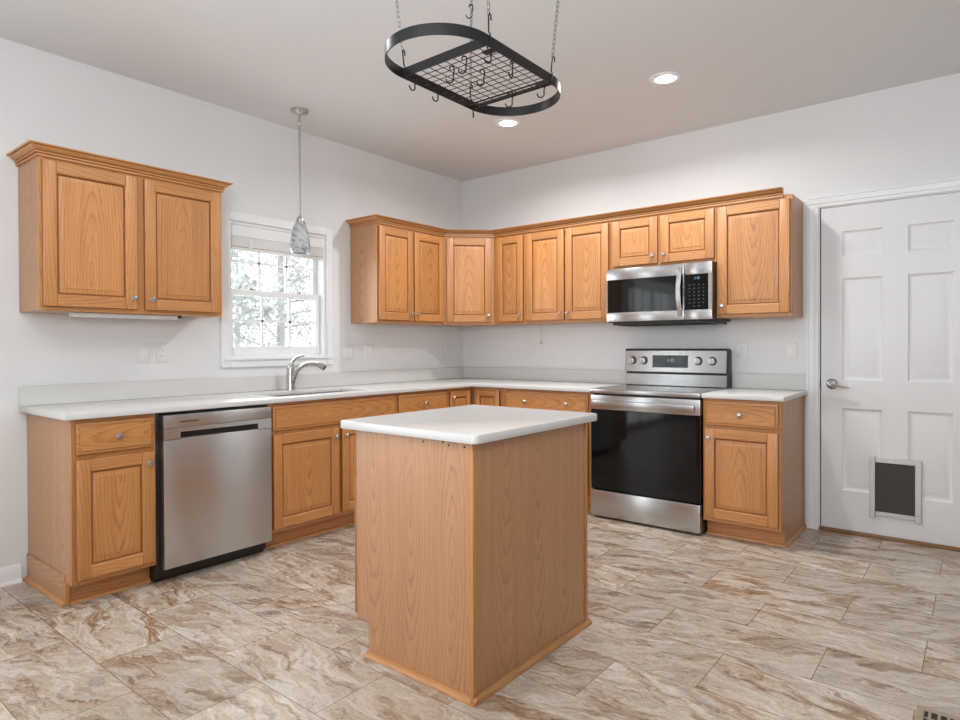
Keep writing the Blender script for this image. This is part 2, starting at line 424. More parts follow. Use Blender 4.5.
lk = MB(M['nickel'])
for yy in (-.19, .19): lk.box(-.075, -.045, yy - .02, yy + .02, .466, .478, .004)
lk.build('sash_lock', wr)
# raised blind
bl = thing('window_blind', 'white slatted blind drawn up to the top of the window above sink', 'window blind', (0, (WY0 + WY1)/2, WZ1 - .001))
q = MB(M['white']); q.box(-.035, .006, -hw + .021, hw - .021, -.098, -.022, .004); q.build('headrail', bl)
q = MB(M['plastic'])
for k in range(9): q.box(-.04, .008, -hw + .023, hw - .023, -.1062 - k*.0072, -.0995 - k*.0072, .001)
q.box(-.038, .006, -hw + .023, hw - .023, -.185, -.1665, .004)
q.build('slat_stack', bl)
for yy in (-.23, .23):
    q = MB([M['plastic']]); q.box(.0085, .0095, yy - .012, yy + .012, -.18, -.1); q.build('ladder_tape', bl)

# patio door opening on the left wall, behind the camera's left
wr2 = struct(bpy.data.objects.new('window_2', None)); C.objects.link(wr2); wr2.location = (0, (PY0 + PY1)/2, 0)
q = MB(M['white']); pw = (PY1 - PY0)/2
for a, b_, c_, d_ in ((-pw, -pw + .06, 0, PZ1), (pw - .06, pw, 0, PZ1), (-.04, .04, 0, PZ1), (-pw, pw, PZ1 - .06, PZ1), (-pw, pw, 0, .08)): q.box(-.1, -.05, a, b_, c_, d_)
for yy in (-.66, -.35, .35, .66): q.box(-.085, -.065, yy - .01, yy + .01, .08, PZ1 - .06)
for zz in (.5, .9, 1.3, 1.7): q.box(-.085, -.065, -pw + .06, pw - .06, zz - .01, zz + .01)
q.build('window_frame', wr2)
q = MB(M['pane']); q.box(-.078, -.074, -pw + .06, pw - .06, .08, PZ1 - .06); q.build('pane', wr2)

# ------------------------------------------------------------------ entry door with pet door
dr = struct(bpy.data.objects.new('door_1', None)); C.objects.link(dr); dr.location = (DX0, 0, 0)
dw, dh = DX1 - DX0, DZ
q = MB(M['white'])
cp = [(0, .0), (.0, -.011), (.010, -.013), (.014, -.010), (.018, -.010), (.024, -.016), (.050, -.020), (.054, -.016), (.058, -.022), (.066, -.022), (.066, 0)]
# casing: two legs and a head, moulded
def leg_ring(xin, sgn, z): return [(xin + sgn*o, y - .0005, z) for o, y in cp]
q.loft([leg_ring(-.004, -1, 0), leg_ring(-.004, -1, dh + .004)], True, True, True)
q.loft([leg_ring(dw + .004, 1, 0), leg_ring(dw + .004, 1, dh + .004)], True, True, True)
q.loft([[(x, y - .0005, dh + .004 + o) for o, y in cp] for x in (-.07, dw + .07)], True, True, True)
q.build('casing', dr)
q = MB([M['white'], M['dark']])
q.box(0, .004, .0, .14, 0, dh); q.box(.0042, .0095, .012, .05, .02, dh - .004, mat=1); q.box(dw - .004, dw, 0, .14, 0, dh); q.box(.004, dw - .004, 0, .14, dh - .003, dh)
q.build('jamb', dr)
dl = MB(M['doorwhite'])
x0, x1 = .0105, dw - .0085; z0, z1 = .022, dh - .006
cols = [(.129, .349), (.476, .699)]; rows = [(.272, .795), (.973, 1.62), (1.755, 1.918)]
yF, yBk = .004, .044
xs = [x0, cols[0][0], cols[0][1], cols[1][0], cols[1][1], x1]; zs = [z0] + [k for r_ in rows for k in r_] + [z1]
for i in range(5):
    for j in range(7):
        if i in (1, 3) and j in (1, 3, 5):
            a, b_, c_, d_ = xs[i], xs[i + 1], zs[j], zs[j + 1]
            rings = [[(a + e, yF + g_, c_ + e), (b_ - e, yF + g_, c_ + e), (b_ - e, yF + g_, d_ - e), (a + e, yF + g_, d_ - e)] for e, g_ in ((0, 0), (.005, .004), (.012, .0085), (.024, .0085), (.045, .003), (.048, .0025))]
            dl.loft(rings, True, False, True)
        else:
            dl.loft([[(xs[i], yF, zs[j]), (xs[i + 1], yF, zs[j]), (xs[i + 1], yF, zs[j + 1]), (xs[i], yF, zs[j + 1])]], True, True)
dl.box(x0, x1, yF + .012, yBk, z0, z1)
for a, b_, c_, d_ in ((x0, x0 + .02, z0, z1), (x1 - .02, x1, z0, z1), (x0, x1, z0, z0 + .02), (x0, x1, z1 - .02, z1)): dl.box(a, b_, yF + .0002, yF + .013, c_, d_)
dl.build('door_panel', dr)
# lever handle
hx, hz = .074, .946
q = MB(M['nickel']); q.lathe([(.034, .0), (.034, .005), (.031, .009), (.022, .012), (.0135, .016), (.0125, .05), (.0, .05)], (hx, yF, hz), '-y', 28, (True, False))
hn = q.build('rose', dr)
q = MB(M['nickel'])
pth = []; rad = []
for k in range(15):
    t_ = k/14; pth.append((hx - .004 + t_*.112, yF - .052 - .006*sin(t_*pi), hz + .006*sin(t_*2.2*pi) - .014*t_)); rad.append(.0105 - .0045*t_ + (.002 if k == 14 else 0))
q.tube(pth, rad, 10); q.build('lever', hn)
q = MB(M['dark']); q.box(.0042, .0072, .001, .03, hz - .03, hz + .03, 0); q.build('strike_plate', dr)
# pet door in the slab
pd = MB(M['alu'])
px0, px1, pz0, pz1 = .281, .545, .142, .505
pd.box(px0, px0 + .03, yF - .02, yF - .001, pz0 - .012, pz1 + .004, .002)
pd.box(px1 - .032, px1, yF - .013, yF - .001, pz0 - .012, pz1, .002)
pd.box(px0 + .03, px1 - .032, yF - .012, yF - .001, pz1 - .034, pz1 - .001, .002)
pd.box(px0 + .03, px1 - .032, yF - .012, yF - .001, pz0, pz0 + .026, .002)
pdo = pd.build('pet_door', dr); pdo['label'] = 'aluminium framed pet door low in the white door'
q = MB(M['flap']); q.box(px0 + .028, px1 - .03, yF - .008, yF - .003, pz0 + .024, pz1 - .032, .001); q.build('flap', pdo)
q = MB(M['nickel'])
for sx_, sz_ in ((px0 + .012, pz1 - .03), (px1 - .014, pz1 - .045), (px1 - .014, pz0 + .03), (px0 + .012, pz0 + .03), ((px0 + px1)/2, pz1 - .012)):
    q.lathe([(.004, 0), (.003, .002), (0, .0022)], (sx_, yF - (.02 if sx_ < px0 + .03 else .0125), sz_), '-y', 8, (True, False))
q.build('screw', pdo)
q = MB(M['wood_threshold']); q.box(DX0 - .0, DX1, -.012, .10, .0005, .019, .003); struct(q.build('trim_1'))

# ------------------------------------------------------------------ cabinet pieces (local: x across, front at -y, z up)
def door_mb(w, h, mats=None, fwid=.057, th=.02):
    d = MB(mats or [M['oak'], M['edge']])
    fi = fwid
    d.box(0, fi, -th, -.004, 0, h, .0035, 2); d.box(w - fi, w, -th, -.004, 0, h, .0035, 2)
    d.box(fi, w - fi, -th, -.004, 0, fi, .003, 1, grain='x'); d.box(fi, w - fi, -th, -.004, h - fi, h, .003, 1, grain='x')
    a, b_, c_, e_ = fi - .001, w - fi + .001, fi - .001, h - fi + .001
    def ring(i, y): return [(a + i, y, c_ + i), (b_ - i, y, c_ + i), (b_ - i, y, e_ - i), (a + i, y, e_ - i)]
    # inner sticking of the frame
    d.loft([ring(0, -th + .001), ring(.003, -th + .003)], True)
    d.loft([ring(.003, -th + .003), ring(.006, -th + .010), ring(.0075, -th + .0125), ring(.0105, -th + .0125), ring(.0115, -th + .009)], True, mat=1)
    for a_ in ((-.0006, .004, 0, h), (w - .004, w + .0006, 0, h), (0, w, -.0006, .004), (0, w, h - .004, h + .0006)): d.box(a_[0], a_[1], -th + .0045, 0, a_[2], a_[3], 0, mat=1)
    d.box(.003, w - .003, -.006, 0, .003, h - .003)
    rg = [ring(.0115, -th + .009), ring(.033, -th + .0035), ring(.0345, -th + .001)]
    d.loft(rg, True, False, True, cath=True)
    return d
def drawer_mb(w, h, th=.02):
    d = MB([M['oak'], M['edge']])
    def ring(i, y): return [(i, y, i), (w - i, y, i), (w - i, y, h - i), (i, y, h - i)]
    d.loft([ring(0, 0), ring(0, -.0115)], True, True, True, grain='x', mat=1)
    d.loft([ring(0, -.0115), ring(.003, -.014), ring(.013, -.0150)], True, grain='x', cath=True)
    d.loft([ring(.013, -.0150), ring(.015, -.0165)], True, grain='x', mat=1)
    d.loft([ring(.015, -.0165), ring(.017, -th)], True, False, True, grain='x', cath=True)
    return d
def knob(parent, x, y, z):
    q = MB([M['nickel']]); q.lathe([(.007, 0), (.006, .004), (.0055, .012), (.010, .016), (.0155, .019), (.0158, .023), (.013, .027), (.006, .029), (0, .0293)], (x, y, z), '-y', 18, (True, False))
    return q.build('knob', parent)
def add_door(t, x, z, w, h, yf, kn=None):
    o = door_mb(w, h).build('door', t, (x, yf - .002, z))
    if kn:
        kx = {'l': .028, 'r': w - .028}[kn[1]]; kz = {'b': .056, 't': h - .056}[kn[0]]
        knob(o, kx, -.02, kz)
    return o
def add_drawer(t, x, z, w, h, yf, kx=(.5,)):
    o = drawer_mb(w, h).build('drawer', t, (x, yf - .002, z))
    for k in kx: knob(o, w*k, -.02, h/2)
    return o
def frame_mb(w, z0, z1, y0, y1, stiles, rails):
    q = MB([M['oak']])
    xs_ = sorted(stiles)
    for a, b_ in xs_: q.box(a, b_, y0, y1, z0, z1, .001)
    for c_, d_ in rails:
        for (a, b_), (a2, b2) in zip(xs_[:-1], xs_[1:]): q.box(b_, a2, y0 + .0003, y1, c_, d_, .0008, grain='x')
    return q
ZB, KZ = .868, .103      # top of the base boxes, kick height
def base_box(t, w, veneer='veneer', side_to_floor=None):
    q = MB([M[veneer]])
    q.box(0, w, -.59, -.003, KZ, ZB, 0, cath=True); q.box(0, w, -.52, -.003, .001, KZ, 0)
    q.build('carcass', t)
def toe(t, x0, x1, shoe=True):
    q = MB([M['oak']]); q.box(x0, x1, -.535, -.521, .001, KZ - .001, .001, grain='x'); q.build('toe_kick', t)
    if shoe:
        pr = [(0, 0), (.016, 0), (.0145, .008), (.009, .014), (0, .018)]
        q = MB([M['trimoak']]); q.loft([[(x, -.5355 - o, .001 + z) for o, z in pr] for x in (x0, x1)], True, True, True, grain='x'); q.build('shoe_molding', t)

# --- left end base: one drawer over one door
LW = radians_90 = R(90)
t = thing('base_cabinet', 'oak base cabinet with one drawer over one door, left of the dishwasher', 'cabinet', (0, -3.498, 0), LW)
w = .375
base_box(t, w)
frame_mb(w, KZ, ZB, -.61, -.59, [(0, .03), (w - .03, w)], [(KZ, KZ + .03), (ZB - .03, ZB), (.672, .70)]).build('face_frame', t)
add_drawer(t, .016, .703, .346, .146, -.61); add_door(t, .016, .128, .346, .553, -.61, 'tr'); toe(t, .012, w)
q = MB([M['veneer'], M['trimoak']])
q.box(-.007, 0, -.52, -.004, .001, .137, .002, grain='y'); q.box(-.010, .012, -.548, -.52, .001, .104, .002, mat=1)
pr = [(0, 0), (.016, 0), (.0145, .008), (.009, .014), (0, .018)]
q.loft([[(-.0075 - o, y, .001 + z) for o, z in pr] for y in (-.545, -.004)], True, True, True, grain='y', mat=1)
q.build('base_trim', t)

# --- dishwasher
t = thing('dishwasher', 'stainless steel dishwasher with a pocket handle built in under the counter', 'dishwasher', (0, -3.1215, 0), LW)
w = .6345
q = MB([M['black']]); q.box(.002, w - .002, -.585, -.02, .02, ZB - .012); q.box(.004, w - .004, -.57, -.5, .001, .075, .002); q.build('tub', t)
q = MB([M['black']]); q.box(.0005, .019, -.60, -.586, .03, ZB - .005); q.box(w - .006, w - .0005, -.60, -.586, .1, ZB - .005); q.box(.019, w - .006, -.60, -.586, ZB - .02, ZB - .004); q.build('side_gasket', t)
q = MB([M['steel_y'], M['black'], M['glassblack']])
x0, x1, y0, y1 = .0195, w - .004, -.655, -.59; zA, zB_ = .078, .853
hx0, hx1, hz0, hz1 = .105, .545, .735, .765
tt = bmesh.new()
def pl(x0_, x1_, z0_, z1_, mat=0, y=y0): q.loft([[(x0_, y, z0_), (x1_, y, z0_), (x1_, y, z1_), (x0_, y, z1_)]], True, True, mat=mat)
q.box(x0, x1, y0 + .001, y1, zA, hz0 - .002, .003, 2); q.box(x0, x1, y0, y1, .7895, zB_, .004, 2)
q.box(x0, hx0, y0 + .001, y1, hz0 - .008, .788); q.box(hx1, x1, y0 + .001, y1, hz0 - .008, .788); q.box(hx0, hx1, y0 + .001, y1, hz1, .788)
q.box(hx0, hx1, y0 + .032, y1, hz0 - .006, hz1 + .002, mat=1)
q.box(hx0 - .004, hx1 + .004, y0 - .0005, y0 + .002, hz1, hz1 + .004)
q.build('door', t)
q = MB([M['glassblack']]); q.box(.10, .20, y0 - .0008, y0 + .001, .815, .819); q.build('indicator_window', t)

# --- sink base
t = thing('sink_cabinet', 'oak sink cabinet with wide false drawer front over two doors, right of dishwasher', 'cabinet', (0, -2.486, 0), LW)
w = 1.026
q = MB([M['veneer']])
q.box(0, .016, -.59, -.003, KZ, ZB); q.box(w - .016, w, -.59, -.003, KZ, ZB); q.box(.016, w - .016, -.59, -.003, KZ, KZ + .016); q.box(.016, w - .016, -.012, -.003, KZ + .016, ZB); q.box(0, w, -.52, -.003, .001, KZ - .0005)
q.build('carcass', t)
frame_mb(w, KZ, ZB, -.61, -.59, [(0, .04), (w - .04, w), (w/2 - .02, w/2 + .02)], [(KZ, KZ + .03), (ZB - .03, ZB), (.672, .70)]).build('face_frame', t)
o = drawer_mb(.982, .146).build('false_front', t, (.026, -.61, .703))
add_door(t, .026, .128, .478, .553, -.61, 'tr'); add_door(t, .530, .128, .476, .553, -.61, 'tl'); toe(t, 0, w)
# --- drawer base on the left run
t = thing('base_cabinet', 'oak base cabinet with a single knob drawer between sink cabinet and corner cabinet', 'cabinet', (0, -1.459, 0), LW)
w = .548
base_box(t, w)
frame_mb(w, KZ, ZB, -.61, -.59, [(0, .03), (w - .03, w)], [(KZ, KZ + .03), (ZB - .03, ZB), (.672, .70)]).build('face_frame', t)
add_drawer(t, .013, .703, .512, .146, -.61); add_door(t, .013, .128, .512, .553, -.61, 'tr'); toe(t, 0, w)
# --- corner susan
t = thing('corner_cabinet', 'oak lower corner cabinet with two small doors folded into the inside corner', 'cabinet', (0, 0, 0))
E_ = .910
q = MB([M['veneer']])
q.prism([(.003, -.003), (E_, -.003), (E_, -.59), (.59, -.59), (.59, -E_), (.003, -E_)], KZ, ZB)
q.prism([(.003, -.003), (E_, -.003), (E_, -.52), (.52, -.52), (.52, -E_), (.003, -E_)], .001, KZ); q.build('carcass', t)
q = MB([M['oak']])
q.box(.611, E_, -.61, -.59, ZB - .03, ZB, .001, grain='x'); q.box(.611, E_, -.61, -.59, KZ, KZ + .025, .001, grain='x'); q.box(E_ - .012, E_, -.611, -.59, KZ, ZB, .001)
q.box(.59, .61, -E_, -.59, ZB - .03, ZB, .001, grain='y'); q.box(.59, .61, -E_, -.59, KZ, KZ + .025, .001, grain='y'); q.box(.59, .611, -E_, -E_ + .012, KZ, ZB, .001)
q.build('face_frame', t)
o = door_mb(.242, .718, fwid=.045).build('door', t, (.654, -.61, .126))
o = door_mb(.242, .718, fwid=.045).build('door', t, (.61, -.654 - .242, .126), (0, 0, R(90))); knob(o, .028, -.02, .718 - .05)
q = MB([M['oak']]); q.box(.521, E_, -.535, -.521, .001, KZ - .001, grain='x'); q.box(.521, .535, -E_, -.535, .001, KZ - .001, grain='y'); q.build('toe_kick', t)
# --- wide drawer base left of range
t = thing('base_cabinet', 'oak base cabinet with a wide two knob drawer, left of the range', 'cabinet', (.911, 0, 0))
w = .795
base_box(t, w)
frame_mb(w, KZ, ZB, -.61, -.59, [(0, .035), (w - .03, w)], [(KZ, KZ + .03), (ZB - .03, ZB), (.672, .70)]).build('face_frame', t)
add_drawer(t, .045, .703, .722, .146, -.61, (.27, .77)); add_door(t, .045, .128, .357, .553, -.61, 'tr'); add_door(t, .410, .128, .357, .553, -.61, 'tl'); toe(t, 0, w)
# --- right of range
t = thing('base_cabinet', 'oak base cabinet with one drawer over one door between range and white door', 'cabinet', (2.4835, 0, 0))
w = .4535
base_box(t, w)
frame_mb(w, KZ, ZB, -.61, -.59, [(0, .03), (w - .03, w)], [(KZ, KZ + .03), (ZB - .03, ZB), (.672, .70)]).build('face_frame', t)
add_drawer(t, .014, .703, .424, .146, -.61); add_door(t, .014, .128, .424, .553, -.61, 'tl'); toe(t, 0, w)
q = MB([M['veneer'], M['trimoak']]); q.box(w - .012, w + .0006, -.5345, -.003, .0012, KZ - .0005, 0, grain='z')
q.loft([[(w + .001 + o, y, .001 + z) for o, z in pr] for y in (-.551, -.004)], True, True, True, grain='y', mat=1); q.build('base_trim', t)

# ------------------------------------------------------------------ countertops
TH = .028; ZT = ZB + .0015
def slab(mb, xs, ys, keep, z0, z1, bev=.004):
    t_ = bmesh.new(); V = {}
    def gv(i, j):
        if (i, j) not in V: V[i, j] = t_.verts.new((xs[i], ys[j], z0))
        return V[i, j]
    fs = []
    for i in range(len(xs) - 1):
        for j in range(len(ys) - 1):
            if keep(i, j): fs.append(t_.faces.new([gv(i, j), gv(i + 1, j), gv(i + 1, j + 1), gv(i, j + 1)]))
    r_ = bmesh.ops.extrude_face_region(t_, geom=fs)
    for v in [g_ for g_ in r_['geom'] if isinstance(g_, bmesh.types.BMVert)]: v.co.z = z1
    bmesh.ops.recalc_face_normals(t_, faces=t_.faces)
    bmesh.ops.dissolve_limit(t_, angle_limit=.01, verts=t_.verts, edges=t_.edges)
    ed = [e for e in t_.edges if len(e.link_faces) == 2 and e.calc_face_angle(0) > .5]
    bmesh.ops.bevel(t_, geom=ed, offset=bev, segments=2, profile=.5, affect='EDGES')
    mb.put(t_, grain='x')
ct = thing('countertop', 'long L shaped white quartz countertop with the sink set in it', 'countertop', (0, 0, ZT))
q = MB([M['quartz']])
SX0, SX1, SY0, SY1 = .17, .53, -2.36, -1.60
xs = [.002, SX0, SX1, .648, 1.7055]; ys = [-3.534, SY0, SY1, -.648, -.002]
slab(q, xs, ys, lambda i, j: (j == 3 or i < 3) and not (i == 1 and j == 1), 0, TH)
q.build('slab', ct)
q = MB([M['quartz']])
q.box(.002, .021, -3.534, -.002, TH + .0004, TH + .103, .002); q.box(.021, 1.7055, -.021, -.002, TH + .0004, TH + .103, .002)
q.build('backsplash', ct)
c2 = thing('countertop', 'short white quartz countertop on the base cabinet right of the range', 'countertop', (2.4835, 0, ZT))
q = MB([M['quartz']]); q.box(0, .4735, -.648, -.002, 0, TH, .004, 2); q.build('slab', c2)
q = MB([M['quartz']]); q.box(0, .4735, -.021, -.002, TH + .0004, TH + .103, .002); q.build('backsplash', c2)
# sink
sk = thing('kitchen_sink', 'undermount stainless steel sink bowl below the window', 'sink', (.35, -1.98, ZT - .20))
q = MB([M['steel']])
def rr(x0, x1, y0, y1, r, z, n=6):
    out = []
    for cx, cy, a0 in ((x1 - r, y1 - r, 0), (x0 + r, y1 - r, 90), (x0 + r, y0 + r, 180), (x1 - r, y0 + r, 270)):
        for k in range(n + 1):
            a = R(a0 + 90*k/n); out.append((cx + r*cos(a) - .35, cy + r*sin(a) + 1.98, z))
    return out
q.loft([rr(SX0 - .006, SX1 + .006, SY0 - .006, SY1 + .006, .03, .199), rr(SX0 + .004, SX1 - .004, SY0 + .004, SY1 - .004, .03, .197), rr(SX0 + .012, SX1 - .012, SY0 + .012, SY1 - .012, .04, .02), rr(SX0 + .04, SX1 - .04, SY0 + .04, SY1 - .04, .04, .0)], True, False, True)
q.build('bowl', sk)
q = MB([M['nickel']]); q.lathe([(.045, .001), (.045, .004), (.03, .004), (.025, .002), (0, .002)], (0, 0, 0), 'z', 20, (True, False)); q.build('drain', sk)
# faucet
fc = thing('faucet', 'satin nickel single lever faucet with curved pull out spout behind the sink', 'faucet', (.1, -1.978, ZT + TH))
q = MB([M['nickel']]); q.lathe([(.032, 0), (.032, .006), (.029, .012), (.0275, .11), (.025, .15), (.021, .165), (.014, .172), (0, .173)], (0, 0, 0), 'z', 24, (True, False)); bo = q.build('body', fc)
def bez(p, n):
    out = []
    for k in range(n + 1):
        t_ = k/n; u_ = 1 - t_
        out.append(tuple(u_**3*a + 3*u_*u_*t_*b_ + 3*u_*t_*t_*c_ + t_**3*d_ for a, b_, c_, d_ in zip(*p)))
    return out
q = MB([M['nickel'], M['black']])
pth = bez([(.012, .004, .03), (.045, .015, .155), (.10, .04, .205), (.205, .085, .178)], 18)
q.tube(pth, [.0145 + .002*(k/18) for k in range(19)], 14)
q.tube([(.20, .083, .180), (.222, .092, .169), (.245, .102, .155)], [.0165, .0205, .021], 16)
q.tube([(.2448, .1018, .1552), (.2465, .1026, .154)], [.017, .016], 16, mat=1)
q.build('spout', fc)
q = MB([M['nickel']])
q.tube(bez([(0, 0, .165), (.012, .006, .20), (.03, .02, .235), (.085, .05, .238)], 12), [.019, .018, .0165, .0145, .013, .0115, .0105, .0098, .009, .0085, .008, .008, .007], 12)
q.build('lever', fc)

# ------------------------------------------------------------------ range
RX0, RX1 = 1.7125, 2.4775
t = thing('range', 'freestanding stainless steel electric range with black glass oven door under the microwave', 'range', (RX0, 0, 0))
w = RX1 - RX0
q = MB([M['black']]); q.box(.003, w - .003, -.60, -.03, .012, .868); 
for fx_ in (.04, w - .04):
    for fy_ in (-.55, -.08): q.lathe([(.018, .001), (.018, .013)], (fx_, fy_, 0), 'z', 12)
q.build('body', t)
q = MB([M['steel'], M['black']])
q.box(.001, w - .001, -.651, -.60, .018, .197, .006, 2); q.build('storage_drawer', t)
q = MB([M['steel'], M['glassblack'], M['black']])
q.box(.001, w - .001, -.650, -.60, .756, .856, .004, 2)
q.box(.001, w - .001, -.647, -.60, .205, .7555, .003, mat=1)
od = q.build('oven_door', t)
q = MB([M['glassblack']]); q.box(.16, w - .16, -.6475, -.6455, .30, .69, .0005); q.build('oven_window', od)
q = MB([M['steel'], M['black']])
q.box(.03, w - .03, -.682, -.672, .782, .822, .004, 2)
for k in (.06, w - .06): q.box(k - .02, k + .02, -.673, -.649, .79, .815, .003)
q.build('handle', od)
q = MB([M['steel'], M['glassblack']])
q.box(0, w, -.655, -.60, .868, .8985, .005, 2); q.box(0, .012, -.60, -.1, .872, .9, .002); q.box(w - .012, w, -.60, -.1, .872, .9, .002)
q.box(.012, w - .012, -.605, -.1, .872, .8985, 0, mat=1)
ck = q.build('cooktop', t)
for bx, by, br in ((.19, -.47, .10), (.57, -.47, .115), (.19, -.22, .075), (.57, -.22, .08)):
    q = MB([M['legend']])
    ring = lambda r_, z_: [(bx + r_*cos(2*pi*k/40), by + r_*sin(2*pi*k/40), z_) for k in range(40)]
    q.loft([ring(br, .8988), ring(br - .003, .8988)], True)
    q.build('burner_mark', ck)
q = MB([M['steel'], M['black']])
q.box(.0, w - .008, -.095, -.022, .90, .988, .003); q.box(.004, w - .012, -.085, -.022, .988, 1.003, 0, mat=1)
rg = [[(x, -.112, 1.003), (x, -.10, 1.158), (x, -.092, 1.164), (x, -.024, 1.164), (x, -.024, 1.003)] for x in (0, w - .008)]
q.loft(rg, True, True, True)
q.box(.0, w - .006, -.096, -.022, 1.1645, 1.174, .002, mat=1)
q.box(w - .008, w + .001, -.085, -.022, .90, 1.164, 0, mat=1)
bgd = q.build('backguard', t)
def bgy(z): return -.112 + .012*(z - 1.003)/.155
q = MB([M['glassblack'], M['digits'], M['legend']])
q.loft([[(.222, bgy(1.035) - .0015, 1.035), (.488, bgy(1.035) - .0015, 1.035), (.488, bgy(1.125) - .0015, 1.125), (.222, bgy(1.125) - .0015, 1.125)], [(.222, bgy(1.035) + .001, 1.035), (.488, bgy(1.035) + .001, 1.035), (.488, bgy(1.125) + .001, 1.125), (.222, bgy(1.125) + .001, 1.125)]], True, True, True)
def seg7(mb, s, x, z, h, y, mat):
    wd = h*.5; th_ = h*.14
    SEG = {'0': 'abcdef', '1': 'bc', '2': 'abged', '3': 'abgcd', '4': 'fgbc', '5': 'afgcd', '6': 'afgedc', '7': 'abc', '8': 'abcdefg', '9': 'abcfgd'}
    for ch in s:
        if ch == ':':
            for k in (.3, .7): mb.box(x, x + th_, y - .0004, y, z + h*k, z + h*k + th_, mat=mat)
            x += h*.35; continue
        for g_ in SEG[ch]:
            a = {'a': (0, wd, h - th_, h), 'd': (0, wd, 0, th_), 'g': (0, wd, h/2 - th_/2, h/2 + th_/2), 'b': (wd - th_, wd, h/2, h), 'c': (wd - th_, wd, 0, h/2), 'e': (0, th_, 0, h/2), 'f': (0, th_, h/2, h)}[g_]
            mb.box(x + a[0], x + a[1], y - .0004, y, z + a[2], z + a[3], mat=mat)
        x += h*.72
seg7(q, '2:30', .335, 1.078, .022, bgy(1.09) - .002, 1)
for i in range(9):
    for j in range(2):
        if 3 <= i <= 5 and j: continue
        q.box(.235 + i*.027, .249 + i*.027, bgy(1.05 + j*.045) - .0024, bgy(1.05 + j*.045) - .0016, 1.05 + j*.05, 1.0545 + j*.05, mat=2)
q.build('display', bgd)
for kx in (.062, .152, .560, .660):
    q = MB([M['nickel'], M['black']])
    q.lathe([(.031, 0), (.031, .003), (.027, .0035)], (kx, bgy(1.085) + .001, 1.085), '-y', 24, (True, True), mat=1); q.lathe([(.0255, .003), (.025, .024), (.022, .029), (0, .0295)], (kx, bgy(1.085) + .001, 1.085), '-y', 24, (True, False))
    q.box(kx - .005, kx + .005, bgy(1.085) - .038, bgy(1.085) - .026, 1.062, 1.108, .002)
    q.build('knob', bgd)

# ------------------------------------------------------------------ uppers
UB, UT, UD = 1.379, 2.134, .305
def crown_ring_profile():
    return [(0, 0), (.010, 0), (.011, .007), (.010, .010), (.002, .0105), (.002, .0145), (.015, .015), (.016, .019), (.015, .022), (.007, .0225), (.007, .026), (.018, .0265), (.026, .031), (.034, .038), (.039, .0435), (.033, .044), (.033, .047), (.048, .0475), (.049, .054), (0, .054)]
def crown(mb, path, z):
    """path: plan points, outward side on the right hand of travel"""
    P = [Vector(p) for p in path]; rings = []
    for i, p in enumerate(P):
        ns = []
        if i > 0: d = (P[i] - P[i - 1]).normalized(); ns.append(Vector((d.y, -d.x)))
        if i < len(P) - 1: d = (P[i + 1] - P[i]).normalized(); ns.append(Vector((d.y, -d.x)))
        if len(ns) == 2: n = (ns[0] + ns[1]).normalized(); k = 1/n.dot(ns[0])
        else: n = ns[0]; k = 1
        rings.append([(p.x + n.x*k*o, p.y + n.y*k*o, z + h_) for o, h_ in crown_ring_profile()])
    for a, b_ in zip(rings[:-1], rings[1:]):
        g_ = 'x' if abs(a[0][0] - b_[0][0]) >= abs(a[0][1] - b_[0][1]) else 'y'
        mb.loft([a, b_], True, True, True, grain=g_)
CZ = 2.122
def upper(name, label, loc, rz, w, z0, doors, frame_stiles=None, side=True):
    t = thing(name, label, 'cabinet', (loc[0], loc[1], 0), rz)
    q = MB([M['veneer']]); q.box(0, w, -UD + .02, -.003, z0, UT, 0, cath=True); q.build('carcass', t)
    st = frame_stiles or [(0, .035), (w - .035, w)]
    frame_mb(w, z0, UT, -UD, -UD + .02, st, [(z0, z0 + .035), (UT - .035, UT)]).build('face_frame', t)
    for x, z, dw_, dh_, kn in doors: add_door(t, x, z, dw_, dh_, -UD, kn)
    return t
dz, dhh = UB + .022, .706
t = upper('wall_cabinet', 'two door oak wall cabinet hung alone, left of the window', (0, -3.526), LW, .932, UB,
          [(.012, dz, .432, dhh, 'br'), (.484, dz, .432, dhh, 'bl')], [(0, .03), (.43, .50), (.902, .932)])
q = MB([M['trimoak']]); crown(q, [(0 - .0005, -.003), (0 - .0005, -UD - .0005), (.932 + .0005, -UD - .0005), (.932 + .0005, -.003)], CZ)
o = q.build('crown_molding', t)
q = MB([M['plastic'], M['dark']])
q.box(.16, .70, -.24, -.19, UB - .022, UB - .0005, .003); q.box(.70, .73, -.225, -.2, UB - .014, UB - .0005, .002, mat=1)
o = q.build('light_strip', t); o['label'] = 'slim white light strip under the cabinet'
t = upper('wall_cabinet', 'two door oak wall cabinet right of the window, beside the angled corner cabinet', (0, -1.361), LW, .75, UB,
          [(.012, dz, .360, dhh, 'br'), (.385, dz, .352, dhh, 'bl')], [(0, .03), (.36, .40), (.72, .75)])
